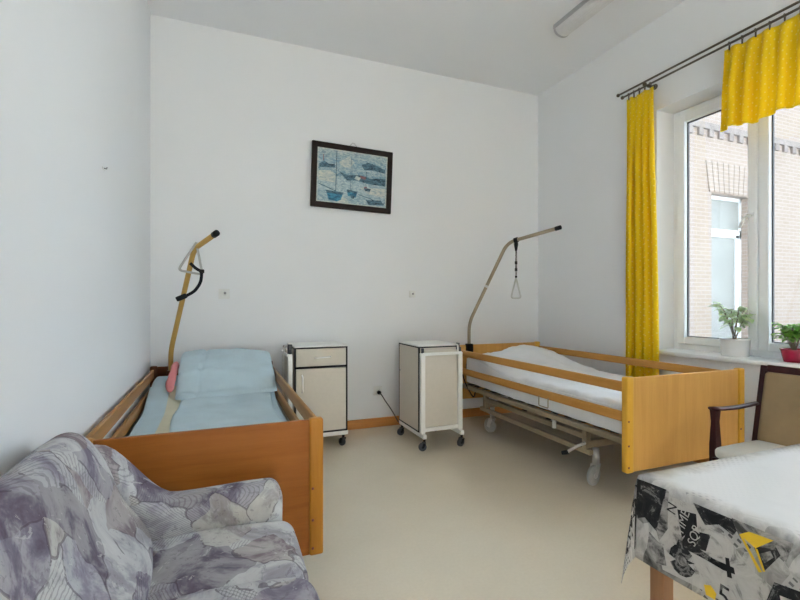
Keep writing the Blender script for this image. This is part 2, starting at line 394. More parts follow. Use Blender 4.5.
def window(i, y0, y1):
    xf0, xf1 = XR + .20, XR + .255
    f = MB(); fw = .055
    f.box(xf0, xf1, y0, y0 + fw, WZ0, WZ1, 'pvc', .006); f.box(xf0, xf1, y1 - fw, y1, WZ0, WZ1, 'pvc', .006)
    f.box(xf0, xf1, y0 + fw, y1 - fw, WZ0, WZ0 + fw, 'pvc', .006); f.box(xf0, xf1, y0 + fw, y1 - fw, WZ1 - fw, WZ1, 'pvc', .006)
    ym = (y0 + y1) / 2
    f.box(xf0 - .002, xf1, ym - .02, ym + .02, WZ0 + fw, WZ1 - fw, 'pvc', .004)
    w = f.build('window_%d' % i); struct(w)
    for a, c, hs in ((y0 + .045, ym - .006, 1), (ym + .006, y1 - .045, 0)):
        s_ = MB(); x0, x1 = xf0 - .018, xf1 - .005; q = .062; z0, z1 = WZ0 + .045, WZ1 - .045
        s_.box(x0, x1, a, a + q, z0, z1, 'pvc', .008); s_.box(x0, x1, c - q, c, z0, z1, 'pvc', .008)
        s_.box(x0, x1, a + q, c - q, z0, z0 + q, 'pvc', .008); s_.box(x0, x1, a + q, c - q, z1 - q, z1, 'pvc', .008)
        g = .006   # dark rubber seal round the glass
        for (ya, yc, za, zc) in ((a + q, a + q + g, z0 + q, z1 - q), (c - q - g, c - q, z0 + q, z1 - q), (a + q, c - q, z0 + q, z0 + q + g), (a + q, c - q, z1 - q - g, z1 - q)):
            s_.box(x1 - .03, x1 - .012, ya, yc, za, zc, 'greyrub')
        so = s_.build('sash', w)
        mbx(x1 - .024, x1 - .018, a + q, c - q, z0 + q, z1 - q, 'glass').build('pane', so)
        if hs == 0:
            h_ = MB(); yy = a + .03; h_.box(x0 - .012, x0, yy - .014, yy + .014, 1.78, 1.86, 'pvc', .004)
            h_.tube(fillet([(x0 - .01, yy, 1.835), (x0 - .05, yy, 1.835), (x0 - .055, yy + .02, 1.825), (x0 - .05, yy + .055, 1.755)], .02), .010, 'white', 10)
            h_.build('window_handle', so)
    mbx(XR - .045, xf0 + .01, y0 - (.0), y1, WZ0 - .032, WZ0, 'sill', .008, 3).build('window_sill', w)
    return w
for i, (a, c) in enumerate(WINS): window(i + 1, a, c)

# ------------------------------------------------------------------ outside
o = struct(mbx(XO + .05, 30, -12, 14, -.9, -.7, 'ground').build('ground'))
fy = 6.0
bd = thing('brick_building', 'pale brick wing of a building seen outside through the window', 'building', (12, fy, -.7))
wx0, wx1, wz0, wz1 = 9.056, 10.2, .35, 3.39
b = MB(); 
b.box(XO + .1, wx0, fy, fy + .5, -.7, 11.3, 'brick'); b.box(wx1, 22, fy, fy + .5, -.7, 11.3, 'brick')
b.box(wx0, wx1, fy, fy + .5, -.7, wz0, 'brick'); b.box(wx0, wx1, fy, fy + .5, wz1, 11.3, 'brick')
b.build('brick_wall', bd)
b = MB(); b.box(XO + .1, 22, fy - .05, fy, 4.62, 4.74, 'stone')
x = XO + .2
while x < 21.8: b.box(x, x + .13, fy - .045, fy, 4.48, 4.62, 'stone'); x += .30
b.build('cornice_band', bd)
b = MB(); n = 9
for k in range(n):                    # splayed flat arch over the far window
    u0, u1 = k / n, (k + 1) / n
    X = lambda u, z: wx0 - .08 + (wx1 - wx0 + .16) * u + (u - .5) * (z - wz1) * .35
    g = .008; pts = [(X(u0, wz1) + g, wz1 + .02), (X(u1, wz1) - g, wz1 + .02), (X(u1, wz1 + .62) - g, wz1 + .62), (X(u0, wz1 + .62) + g, wz1 + .62)]
    vs = [(p[0], fy - .02, p[1]) for p in pts] + [(p[0], fy, p[1]) for p in pts]
    b.add(vs, [(0, 1, 2, 3), (0, 1, 5, 4), (1, 2, 6, 5), (2, 3, 7, 6), (3, 0, 4, 7)], 'brick')
b.build('window_arch', bd)
f = MB(); fr = .10; yy0, yy1 = fy + .14, fy + .22
f.box(wx0, wx0 + .07, yy0, yy1, wz0, wz1, 'pvc'); f.box(10.02, 10.13, yy0, yy1, wz0, 2.62, 'pvc')
f.box(wx0, wx1, yy0, yy1, wz1 - .07, wz1, 'pvc'); f.box(wx0, wx1, yy0, yy1, 2.56, 2.72, 'pvc'); f.box(wx0, wx1, yy0, yy1, wz0, wz0 + .1, 'pvc')
f.box(wx1 - .05, wx1, yy0, yy1, wz0, wz1, 'pvc'); f.box(wx0 - .05, wx1 + .05, fy - .06, fy + .14, wz0 - .06, wz0, 'pvc')
fo = f.build('far_window', bd)
mbx(wx0, wx1, fy + .17, fy + .19, wz0, wz1, 'farglass').build('far_pane', fo)

# ------------------------------------------------------------------ ceiling light
lx0, lx1, ly0, ly1 = 2.635, 2.80, 1.78, 3.075
cl = thing('ceiling_light', 'long fluorescent ceiling light with ribbed diffuser near the window wall', 'light', ((lx0 + lx1) / 2, (ly0 + ly1) / 2, H))
mbx(lx0, lx1, ly0, ly1, H - .038, H - .001, 'lampbody', .004).build('channel', cl)
b = MB(); prof = []
for k in range(25):
    a = pi * k / 24; rr = 1 + (.035 if k % 2 else 0)
    prof.append((lx0 + .0825 - .074 * rr * cos(a), H - .038 - .05 * rr * sin(a)))
b.rings([[V((px, y, pz)) for px, pz in prof] for y in (ly0 + .02, ly1 - .02)], 'diffuser', True, False); b.build('diffuser', cl)
for y in (ly0 + .004, ly1 - .022):
    b = MB(); pr = [(lx0 + .0825 - .079 * cos(pi * k / 16), H - .038 - .055 * sin(pi * k / 16)) for k in range(17)]
    b.rings([[V((px, yy, pz)) for px, pz in pr] for yy in (y, y + .018)], 'lampbody'); b.build('end_cap', cl)

# ------------------------------------------------------------------ picture
pw, ph = .79, .60; pc = V((1.185, YB - .035, 2.393))
pf = thing('framed_picture', 'framed painting of sailing boats in a harbour hanging on the back wall', 'picture', pc)
pf.rotation_euler = (R(2.2), R(1.3), 0)
b = MB(); fw = .052
b.box(-pw / 2, pw / 2, -.018, .012, ph / 2 - fw, ph / 2, 'framewood', .006); b.box(-pw / 2, pw / 2, -.018, .012, -ph / 2, -ph / 2 + fw, 'framewood', .006)
b.box(-pw / 2, -pw / 2 + fw, -.0178, .012, -ph / 2 + fw * .5, ph / 2 - fw * .5, 'framewood', .006); b.box(pw / 2 - fw, pw / 2, -.0178, .012, -ph / 2 + fw * .5, ph / 2 - fw * .5, 'framewood', .006)
b.build('frame', pf, local=True)
b = MB(); iw, ih = pw / 2 - fw, ph / 2 - fw
for (xa, xb, za, zb) in ((-iw, iw, ih - .010, ih), (-iw, iw, -ih, -ih + .010), (-iw, -iw + .010, -ih, ih), (iw - .010, iw, -ih, ih)): b.box(xa, xb, -.008, 0, za, zb, 'pt_pale')
b.build('inner_slip', pf, local=True)
b = MB(); b.box(-iw, iw, -.004, 0, -ih, ih, 'paint')
def P(u, w): return (-iw + 2 * iw * u, -.0046, ih - 2 * ih * w)     # u right, w down, 0..1
def pp(pts, m, dy=0): b.poly([(p[0], p[1] - dy, p[2]) for p in (P(*q) for q in pts)], m)
pp([(.02, .42), (.18, .40), (.27, .46), (.25, .62), (.02, .60)], 'pt_pale')
pp([(.30, .40), (.42, .45), (.60, .42), (.75, .46), (.98, .43), (.98, .58), (.72, .57), (.55, .53), (.42, .55)], 'pt_dark')
pp([(.55, .44), (.62, .47), (.59, .53), (.52, .50)], 'pt_pale', .0003); pp([(.60, .43), (.70, .44), (.68, .50), (.62, .48)], 'pt_red', .0003)
pp([(.13, .78), (.37, .80), (.34, .93), (.28, .97), (.17, .95)], 'pt_blue', .0004); pp([(.12, .77), (.38, .79), (.36, .83), (.14, .82)], 'pt_dark', .0006)
pp([(.42, .73), (.57, .75), (.55, .86), (.44, .84)], 'pt_blue', .0004); pp([(.42, .72), (.58, .74), (.56, .78), (.43, .77)], 'pt_dark', .0006); pp([(.47, .82), (.54, .83), (.52, .89), (.49, .88)], 'pt_dark', .0006)
pp([(.66, .65), (.77, .66), (.75, .72), (.68, .71)], 'pt_dark', .0004); pp([(.67, .63), (.71, .63), (.71, .66), (.67, .66)], 'pt_red', .0005)
for u, a, w_, d in ((.26, .02, .78, .010), (.47, .12, .73, .005), (.49, .2, .73, .003), (.69, .34, .66, .008)): pp([(u, a), (u + d, a), (u + d, w_), (u, w_)], 'pt_dark', .0006)
pp([(.03, .66), (.27, .77), (.27, .785), (.03, .675)], 'pt_dark', .0005); pp([(.58, .78), (.97, .92), (.97, .935), (.58, .79)], 'pt_dark', .0005); pp([(.70, .88), (.92, .86), (.96, .95), (.74, .97)], 'pt_dark', .0003)
pp([(.03, .30), (.10, .24), (.17, .29), (.24, .27), (.25, .34), (.03, .37)], 'pt_dark', .0002); pp([(.62, .22), (.72, .16), (.85, .20), (.97, .26), (.97, .33), (.80, .30), (.66, .31)], 'pt_dark', .0002); pp([(.30, .22), (.44, .10), (.52, .20), (.46, .30), (.34, .31)], 'pt_pale', .0001); pp([(.60, .66), (.98, .62), (.97, .80), (.72, .76)], 'pt_pale', .0001)
pp([(.30, .85), (.42, .9), (.46, .99), (.22, .99)], 'pt_pale', .0002); pp([(.08, .12), (.09, .12), (.09, .24), (.08, .24)], 'pt_red', .0005)
b.build('painting', pf, local=True)
b = MB(); b.tube([(-.05, .014, ph / 2 - .01), (-.01, .022, ph / 2 + .035), (.0, .03, ph / 2 + .045), (.015, .022, ph / 2 + .035), (.05, .014, ph / 2 - .01)], .0015, 'rod', 6); b.build('hanging_wire', pf, local=True)

# ------------------------------------------------------------------ wall fittings
def switch(x, z, w, label, name='wall_socket', cat='socket'):
    o_ = thing(name, label, cat, (x, YB, z))
    mbx(x - w / 2, x + w / 2, YB - .012, YB - .0005, z - w / 2, z + w / 2, 'plug', .004, 3).build('cover_plate', o_)
    return o_
s1 = switch(.046, 1.288, .088, 'small white wall socket left of the picture, above the blue-covered bed')
b = MB(); b.lathe((0, 0, 0), [(.026, 0), (.026, .010), (.020, .010), (.018, .002), (.0, .002)], 'plug', 20)
for v_ in b.bm.verts: v_.co = V((.046 + v_.co.x, YB - .012 - v_.co.z, 1.293 + v_.co.y))
b.build('socket_well', s1); MB().cyl((.054, YB - .026, 1.296), .011, .014, 'grey', 'y', 12).build('socket_flap', s1)
s2 = switch(1.815, 1.30, .068, 'small white call button plate with a dark button on the wall above the right cabinet', 'call_button', 'switch')  # this wall plate is a call button
MB().cyl((1.82, YB - .02, 1.303), .010, .01, 'grey', 'y', 14).build('button', s2)
s3 = switch(1.448, .352, .085, 'white wall socket near the floor with a black plug in it')
b = MB(); b.lathe((0, 0, 0), [(.028, 0), (.028, .008), (.022, .008), (.021, .001), (0, .001)], 'plug', 20)
for v_ in b.bm.verts: v_.co = V((1.448 + v_.co.x, YB - .012 - v_.co.z, .352 + v_.co.y))
b.build('socket_well', s3)
pc_ = thing('power_cord', 'black plug and grey cord drooping from the low wall socket', 'cord', (1.455, YB - .03, .335))
MB().tube([(1.452, YB - .0215, .338), (1.452, YB - .045, .338), (1.453, YB - .055, .334)], [.019, .018, .008], 'black', 14).build('plug', pc_)
b = MB(); b.tube(fillet([(1.453, YB - .05, .335), (1.465, YB - .075, .32), (1.50, YB - .07, .265), (1.555, YB - .06, .19), (1.60, YB - .055, .12), (1.66, YB - .05, .012), (1.95, YB - .06, .008), (2.1, YB - .06, .008)], .06), .0055, 'greyrub', 8); b.build('cable', pc_)
b = MB(); b.box(XL + .0005, XL + .004, 2.53, 2.575, 1.853, 1.862, 'plug', .001); b.tube([(XL + .003, 2.556, 1.86), (XL + .014, 2.556, 1.858), (XL + .016, 2.556, 1.866)], .003, 'brass', 8)
tag(b.build('wall_hook'), 'tiny metal hook stuck high on the bare left wall', 'hook')

# ------------------------------------------------------------------ curtain rod and curtains
RZ = 3.03
cr = thing('curtain_rod', 'double dark brass curtain rod mounted above the window', 'curtain rod', (XR - .09, 2.0, RZ))
XA, XB = XR - .125, XR - .075
for x, z, ye in ((XA, RZ, 2.965), (XB, RZ - .012, 2.965)):
    r_ = MB().tube([(x, ye, z), (x, .95, z)], .008, 'rod', 12).build('rod', cr)
    for yy in (ye, .95):
        e = MB(); e.lathe((x, yy, z), [(.002, -.016), (.012, -.010), (.016, 0), (.012, .010), (.002, .016)], 'rod', 14); e.build('finial', r_)
for yy in (2.70, 1.0):
    b = MB(); b.cyl((XR - .010, yy, RZ - .02), .022, .0095, 'rod', 'x', 18)
    b.tube([(XR - .008, yy, RZ - .02), (XA - .004, yy, RZ - .024)], .007, 'rod', 10)
    b.box(XA - .014, XA + .014, yy - .010, yy + .010, RZ - .032, RZ - .0085, 'rod', .003); b.box(XB - .014, XB + .014, yy - .010, yy + .010, RZ - .036, RZ - .0205, 'rod', .003)
    b.cyl((XR - .028, yy, RZ - .02), .014, .018, 'rod', 'x', 14)
    b.build('bracket', cr)

def curtain(name, label, y0, y1, ztop, zbot, amp, nf, skew, seed, nclip):
    """hanging cloth: y falls from y1 to y0, folds of the given number"""
    rnd = random.Random(seed); x0 = XB
    th = thing(name, label, 'curtain', (x0, (y0 + y1) / 2, ztop))
    nu, nv = nf * 16, 26
    ph = [rnd.uniform(-.8, .8) for _ in range(nf + 2)]; am = [rnd.uniform(.6, 1.1) for _ in range(nf + 2)]
    vs, uvs, fs = [], [], []
    for j in range(nv + 1):
        v_ = j / nv
        for i in range(nu + 1):
            u = i / nu; k = u * nf; kk = int(min(k, nf - 1e-6)); fr_ = k - kk
            A = am[kk] * (1 - fr_) + am[kk + 1] * fr_; p_ = ph[kk] * (1 - fr_) + ph[kk + 1] * fr_
            a_ = amp * (.35 + .65 * smooth(0, .25, v_)) * A
            x = x0 + a_ * sin(2 * pi * k + p_ * v_) + .003 * sin(9 * v_ + 5 * u)
            y = y1 - (y1 - y0) * u + .25 * a_ * sin(4 * pi * k + 1.3 * p_) + skew(u, v_)
            z = ztop - (ztop - zbot(u)) * v_ + (.006 * sin(2 * pi * k * .5) if j == 0 else 0)
            vs.append((x, y, z)); uvs.append((u * (y1 - y0) * 1.7, v_ * (ztop - zbot(u))))
    for j in range(nv):
        for i in range(nu):
            a = j * (nu + 1) + i; fs.append((a, a + 1, a + nu + 2, a + nu + 1))
    b = MB(); b.add(vs, fs, 'curtain', True, uvs); c = b.build('drape', th)
    md = c.modifiers.new('thick', 'SOLIDIFY'); md.thickness = .0016; md.offset = 0
    for k in range(nclip):
        yy = y1 - (y1 - y0) * (k + .4) / nclip; b = MB(); zz = RZ - .012
        b.tube([(x0 + .0125 * cos(a), yy, zz - .001 + .0125 * sin(a)) for a in [2 * pi * q / 14 for q in range(14)]], .0022, 'rod', 6, closed=True)
        b.box(x0 - .004, x0 + .004, yy - .004, yy + .004, ztop - .012, zz - .012, 'rod', .001); b.build('curtain_clip', th)
curtain('curtain', 'long yellow dotted curtain hanging left of the window', 2.655, 2.92, RZ - .048, lambda u: .32, .030, 4, lambda u, v_: -.055 * smooth(0, .8, v_) * smooth(.2, 1, u) + .012 * v_, 3, 5)
curtain('valance', 'short yellow dotted valance across the top of the window', 1.02, 2.10, RZ - .045, lambda u: 2.425 + .012 * sin(23 * u) - .012 * u, .030, 11, lambda u, v_: .03 * v_ * (1 - u), 5, 13)

# ------------------------------------------------------------------ beds
def caster(b_parent, x, y, r, name='caster', swivel=0., z_top=.24, mat='wheelgrey', forkm='chrome', local=True):
    c = V((x, y, 0)); Rm = Matrix.Rotation(swivel, 3, 'Z')
    f = MB(); off = Rm @ V((0, r * .45, 0)); w = c + off
    f.cyl((x, y, r * 2 + .005), r * .33, z_top - r * 2 - .005, forkm, 'z', 16)
    for s_ in (-1, 1):
        q = [V((s_ * .020, -r * .3, r * 2.05)), V((s_ * .020, r * .4, r * 2.05)), V((s_ * .020, r * .75, r * .85)), V((s_ * .020, r * .25, r * .85))]
        pts = [c + Rm @ p for p in q] + [c + Rm @ (p + V((s_ * .004, 0, 0))) for p in q]
        f.add(pts, [(0, 1, 2, 3), (4, 5, 6, 7), (0, 1, 5, 4), (1, 2, 6, 5), (2, 3, 7, 6), (3, 0, 4, 7)], forkm)
    f.box(x - r * .36, x + r * .36, y - r * .36, y + r * .36, r * 2.02, r * 2.1, forkm, rot=Rm)
    fo = f.build(name, b_parent, local=local)
    wb = MB(); prof = [(r * .25, -.014), (r * .8, -.013), (r * .96, -.011), (r, -.006), (r, .006), (r * .96, .011), (r * .8, .013), (r * .25, .014)]
    ang = Rm @ V((1, 0, 0)); fw_ = Rm @ V((0, 1, 0)); cc = V((w.x, w.y, r))
    wb.rings([[cc + ang * z + (fw_ * cos(2 * pi * k / 24) + V((0, 0, 1)) * sin(2 * pi * k / 24)) * rr for k in range(24)] for rr, z in prof], mat)
    wb.rings([[cc + ang * z + (fw_ * cos(2 * pi * k / 14) + V((0, 0, 1)) * sin(2 * pi * k / 14)) * r * .28 for k in range(14)] for z in (-.018, .018)], forkm)
    wb.build('wheel', fo, local=local); return fo

def end_board(root, name, W, y, z0, z1, mp, mpost, face, capm=None, pwid=.062):
    """face -1: room side at -y"""
    b = MB(); b.box(pwid - .004, W - pwid + .004, y - .011, y + .011, z0 + .002, z1 - .002, mp, .004); o_ = b.build(name, root, local=True)
    for x0 in (0, W - pwid):
        p = MB(); p.box(x0, x0 + pwid, y - .022, y + .022, z0, z1 + .004, mpost, .010, 4)
        if capm:
            for dz in (.035, .16, .30): p.cyl((x0 + pwid * .22, y - .024, z0 + dz), .006, .004, capm, 'y', 10)
        p.build('post', o_, local=True)
    return o_
def side_rails(root, W, y0, y1, zs, m, th=.022, hgt=.06, inset=.006):
    for x0 in (inset, W - inset - th):
        for z in zs: MB().box(x0, x0 + th, y0, y1, z - hgt, z, m, .009, 4).build('side_rail', root, local=True)

# right bed, beech
BW, BL = 1.035, 2.10
rb = thing('hospital_bed', 'light beech hospital bed with wheels and white bedding along the window wall', 'bed', (2.172, 1.915, 0), R(-.5), 'hospital beds')
Rz = Matrix.Rotation(R(.5), 3, 'Z')
def L(p): return Rz @ (V(p) - V((2.172, 1.915, 0)))
end_board(rb, 'footboard', BW, .022, .228, .778, 'beech', 'beech_post', -1, 'redcap', .055)
end_board(rb, 'headboard', BW, BL - .022, .242, .79, 'beech', 'beech_post', -1, None, .055)
side_rails(rb, BW, .046, BL - .046, (.752, .578), 'beech_rail')
b = MB()
for x in (.05, BW - .05): b.box(x - .02, x + .02, .05, BL - .05, .378, .415, 'creamtube', .006)
for yy in (.09, .55, 1.05, 1.55, 2.0): b.box(.07, BW - .07, yy - .02, yy + .02, .380, .412, 'creamtube', .004)
for k in range(14): b.box(.08, BW - .08, .14 + k * .135, .20 + k * .135, .412, .419, 'darkbase')
b.build('mattress_platform', rb, local=True)
b = MB()
for x in (.13, BW - .13): b.box(x - .018, x + .018, .40, 1.78, .195, .232, 'creamtube', .006); b.box(x - .016, x + .016, .45, 1.70, .29, .328, 'creamtube', .006)
for yy in (.45, 1.70): b.box(.13, BW - .13, yy - .022, yy + .022, .235, .285, 'creamtube', .006); b.box(.11, .15, yy - .02, yy + .02, .2, .378, 'creamtube', .004); b.box(BW - .15, BW - .11, yy - .02, yy + .02, .2, .378, 'creamtube', .004)
for yy in (.9, 1.2): b.tube([(.16, yy, .30), (.5, yy + .15, .36), (BW - .16, yy, .30)], .016, 'darkbase', 8)
b.tube([(.09, .72, .30), (.09, .72, .39)], .014, 'white', 10)
b.build('chassis', rb, local=True)
for x, yy, sw in ((.165, .40, R(105)), (BW - .145, .62, R(60)), (.18, 1.67, R(15)), (BW - .14, 1.66, R(-20))): caster(rb, x, yy, .066, swivel=sw, z_top=.24)
b = MB(); b.tube(fillet([(.12, .44, .27), (.06, .46, .25), (.02, .52, .19)], .03), .011, 'chrome', 8); b.tube([(.03, .505, .20), (.005, .54, .185)], .014, 'black', 8); b.build('brake_pedal', rb, local=True)
b = MB(); b.tube(fillet([(.002, .78, .53), (.002, .78, .46), (.002, .68, .46), (.002, .68, .53)], .01), .004, 'creamtube', 8); b.build('rail_latch', rb, local=True)
LB = MB(); pts = [L(p) for p in [(2.345, 3.965, .36), (2.347, 3.97, 1.01), (2.563, 3.625, 1.788), (2.80, 3.216, 1.875)]]
LB.tube(fillet(pts, .09, 8), .0165, 'bronzepole', 14)
a_, c_ = pts[1], pts[2]; mid = a_.lerp(c_, .47); LB.tube([mid - (c_ - a_).normalized() * .012, mid + (c_ - a_).normalized() * .012], .019, 'chrome', 14)
lp = LB.build('lifting_pole', rb, local=True)
d_ = (pts[3] - pts[2]).normalized(); MB().tube([pts[3] - d_ * .015, pts[3] + d_ * .035, pts[3] + d_ * .04], [.020, .020, .014], 'black', 14).build('end_cap', lp, local=True)
b = MB(); q = L((2.346, 3.967, 0)); b.box(q.x - .032, q.x + .032, q.y - .03, q.y + .03, .70, .80, 'black', .006); b.build('pole_clamp', lp, local=True)
mbx(q.x - .028, q.x + .028, q.y - .028, q.y + .028, .52, .60, 'black', .005).build('pole_socket', lp, local=True)
b = MB(); b.tube(fillet([(.04, 2.0, .55), (.02, 1.9, .44), (.06, 1.8, .30), (.05, 1.75, .40), (.09, 1.6, .39)], .06), .006, 'black', 8); b.tube([(.03, 2.04, .40), (.02, 2.03, .12)], .006, 'black', 8); b.build('control_cable', rb, local=True)

# mattress and duvet of the right bed (own things, same frame as the bed)
def rise_r(y): return .10 * smooth(1.12, 1.85, y)
def dm(p): p.z += rise_r(p.y) * (.9 if p.y < 2 else .9); return p
b = MB(); vs, fs = gbox(.075, BW - .075, .06, 1.985, .421, .545, .03, (6, 40, 2), dm); b.add(vs, fs, 'matt', True)
for k in range(30):                            # dark bits painting the scalloped shadow under the cover's ragged edge
    yy = .08 + k * .04
    b.box(.071, .078, yy, yy + .022 + .01 * sin(k * 2.1), .421, .428 + .004 * sin(k * 1.7), 'darkbase')
o_ = b.build('mattress'); o_.location = rb.location; o_.rotation_euler = rb.rotation_euler
tag(o_, 'white covered mattress lying in the light beech bed by the window', 'mattress', None)
def dd(p):
    x, y = p.x, p.y; top = smooth(.556, .60, p.z)
    u = (x - .0) / BW
    z = p.z + rise_r(y) * .95
    hump = .095 * exp(-((x - .64) / .27) ** 2 - ((y - 1.74) / .30) ** 2) + .012 * exp(-((x - .75) / .2) ** 2 - ((y - 1.25) / .2) ** 2)
    wr = nz((x * 1.2, y, 0), 5.5, .012) + nz((x + y * .6, y * .5, 3), 9, .012) + nz((x * 2 - y, y, 7), 13, .008)
    p.z = z + top * (hump + wr); 
    p.x += top * 0 ; return p
b = MB(); vs, fs = gbox(.068, BW - .07, .075, 1.95, .556, .606, (.03, .03, .024), (26, 52, 1), dd); b.add(vs, fs, 'sheet', True)
o_ = b.build('duvet'); o_.location = rb.location; o_.rotation_euler = rb.rotation_euler
tag(o_, 'rumpled white duvet raised towards the head of the beech bed', 'duvet')
b = MB()
def ddrape(p):   # sheet hem hanging down the room side between the two rails
    p.z += rise_r(p.y) * .9 * min(1, max(.15, (p.z - .43) / .155)); p.x += .004 * sin(p.y * 37) + nz(p, 8, .006); return p
vs, fs = gbox(.050, .062, .075, 1.93, .43, .585, .005, (1, 50, 8), ddrape); b.add(vs, fs, 'sheet', True)
b.build('hanging_hem', o_, local=True)

# left bed, cherry
LW, LL = .937, 2.08
lb = thing('hospital_bed', 'orange-brown cherry hospital bed with pale blue bedding along the left wall', 'bed', (-.50, 2.0, 0), 0, 'hospital beds')
b = MB()
end_board(lb, 'footboard', LW, .024, .088, .692, 'cherry', 'cherry_post', -1, 'redcap', .062)
end_board(lb, 'headboard', LW, LL - .024, .088, .705, 'cherry_dark', 'cherry_dark', -1, None, .05)
side_rails(lb, LW, .05, LL - .05, (.684, .555), 'cherry_rail', hgt=.072, th=.022, inset=.010)
b = MB(); 
for x in (.06, LW - .06): b.box(x - .02, x + .02, .06, LL - .06, .30, .345, 'creamtube', .005)
for yy in (.1, .7, 1.35, 2.0): b.box(.08, LW - .08, yy - .02, yy + .02, .302, .34, 'creamtube', .004)
for k in range(14): b.box(.08, LW - .08, .14 + k * .13, .20 + k * .13, .340, .352, 'darkbase')
b.build('mattress_platform', lb, local=True)
b = MB()
for x in (.15, LW - .15): b.box(x - .018, x + .018, .25, 1.85, .17, .205, 'creamtube', .005)
for yy in (.4, 1.7):
    b.box(.15, LW - .15, yy - .02, yy + .02, .172, .203, 'creamtube', .004)
    for x in (.15, LW - .15): b.box(x - .016, x + .016, yy - .016, yy + .016, .2, .302, 'creamtube', .004)
b.build('chassis', lb, local=True)
for x, yy, sw in ((.15, .28, .4), (LW - .15, .28, -.3), (.15, 1.80, .2), (LW - .15, 1.80, 2.9)): caster(lb, x, yy, .052, swivel=sw, z_top=.175)
o0 = V((-.50, 2.0, 0)); pts = [V(p) - o0 for p in [(-.345, 3.985, .36), (-.348, 3.98, .83), (-.167, 3.687, 1.611), (-.020, 3.436, 1.695)]]
LB = MB(); LB.tube(fillet(pts, .07, 8), .0185, 'ochrepole', 14); lp = LB.build('lifting_pole', lb, local=True)
d_ = (pts[3] - pts[2]).normalized(); MB().tube([pts[3] - d_ * .02, pts[3] + d_ * .025, pts[3] + d_ * .03], [.0225, .0225, .016], 'black', 14).build('end_cap', lp, local=True)
b = MB(); q = pts[0]; b.box(q.x - .03, q.x + .03, q.y - .028, q.y + .028, .45, .68, 'cherry_dark', .006); b.build('pole_socket', lp, local=True)

LX, LY = -.50, 2.0
def rise_l(y): return .16 * smooth(1.15, 1.85, y)      # local y
def dml(p): p.z += rise_l(p.y - LY); return p
b = MB(); vs, fs = gbox(LX + .05, LX + LW - .05, LY + .06, LY + 1.95, .354, .485, .03, (6, 36, 2), dml); b.add(vs, fs, 'bluepad', True)
tag(b.build('mattress'), 'pale blue covered mattress lying in the cherry wood bed', 'mattress')
def dsh(p):
    p.z += rise_l(p.y - LY) + nz(p, 7, .006); return p
b = MB(); vs, fs = gbox(LX + .055, LX + LW - .055, LY + .07, LY + 1.60, .492, .508, .006, (20, 40, 1), dsh)
b.add(vs, fs, 'bluepad', True)
for f_ in b.bm.faces:
    c = f_.calc_center_median()
    if -.335 < c.x < -.255 or abs(c.x - .335) < .02: f_.material_index = b.mi('creamstrip')
tag(b.build('bed_sheet'), 'pale blue and cream striped sheet showing beside the blue blanket', 'sheet')
def dbl(p):
    y = p.y - LY; top = smooth(.517, .545, p.z)
    p.x += -.02 * (y - 1.0)*0 + .018 * sin(y * 5)
    p.z += rise_l(y) + top * (nz((p.x, p.y * .8, 1), 6, .010) + nz((p.x * .7, p.y * 2.2, 4), 9, .008) + .010 * exp(-((y - 1.28) / .05) ** 2))
    return p
b = MB(); vs, fs = gbox(-.235, .345, LY + .10, LY + 1.33, .518, .548, (.02, .03, .014), (24, 40, 1), dbl); b.add(vs, fs, 'blue', True)
tag(b.build('blanket'), 'pale blue blanket lying flat over the lower part of the cherry bed', 'blanket')
# pillow: a big flat blue wedge leaning on the raised head
def dpil(p):
    u = (p.x + .28) / .70; y = (p.y - 3.38) / .62
    edge = min(u, 1 - u, y + .05, 1.02 - y); puff = smooth(-.02, .30, edge)
    top = smooth(.56, .645, p.z)
    fold = -.016 * exp(-((p.x + .135 - .10 * (p.y - 3.4)) / .012) ** 2)
    wr = nz((p.x * .6, p.y * 2.4, 2), 7, .022) + nz((p.x * .7, p.y * 2.2, 9), 15, .012)
    p.z = p.z + .172 * min(1, max(0, y + .02) / .85)  + top * (-.055 * (1 - smooth(-.02, .28, y)) + puff * .024 - .016 + wr + fold) - (1 - top) * .0
    return p
b = MB(); vs, fs = gbox(-.270, .398, 3.345, 3.985, .572, .655, (.035, .035, .035), (40, 34, 2), dpil); b.add(vs, fs, 'blue', True)
tag(b.build('pillow'), 'large crumpled pale blue pillow at the head of the cherry bed', 'pillow')
def dpk(p):
    p.z += rise_l(p.y - LY) + nz(p, 12, .008); p.x += .03 * (p.y - 3.5) + nz(p, 9, .01); return p
b = MB(); vs, fs = gbox(-.335, -.285, 3.42, 3.88, .535, .605, (.022, .05, .035), (4, 16, 3), dpk); b.add(vs, fs, 'pink', True)
tag(b.build('pink_towel'), 'pink cloth stuffed beside the blue pillow by the lifting pole', 'towel')

# trapeze handles
h1 = thing('trapeze_handle', 'grey triangular grab handle hooked over the ochre pole, black strap dangling', 'handle', (-.17, 3.63, 1.45), 0, 'trapeze grab handles')
b = MB(); b.tube(fillet([(-.150, 3.640, 1.655), (-.270, 3.632, 1.448), (-.108, 3.632, 1.418), (-.150, 3.640, 1.655)], .03), .0085, 'greygrip', 10, closed=False); b.build('grip', h1)
def strap(pts, w, m='blackstrap'):
    b_ = MB(); pts = fillet(pts, .05, 6); P_ = [V(p) for p in pts]; rings = []
    for i, p in enumerate(P_):
        t_ = (P_[min(i + 1, len(P_) - 1)] - P_[max(i - 1, 0)]).normalized(); s_ = t_.cross(V((0, 1, 0))).normalized(); n_ = V((0, 1, 0))
        rings.append([p + s_ * w - n_ * .0025, p + s_ * w + n_ * .0025, p - s_ * w + n_ * .0025, p - s_ * w - n_ * .0025])
    return b_.rings(rings, m, True, False)
st_ = strap([(-.19, 3.612, 1.500), (-.15, 3.612, 1.460), (-.112, 3.610, 1.440), (-.118, 3.61, 1.36), (-.16, 3.615, 1.295), (-.215, 3.62, 1.262)], .011)
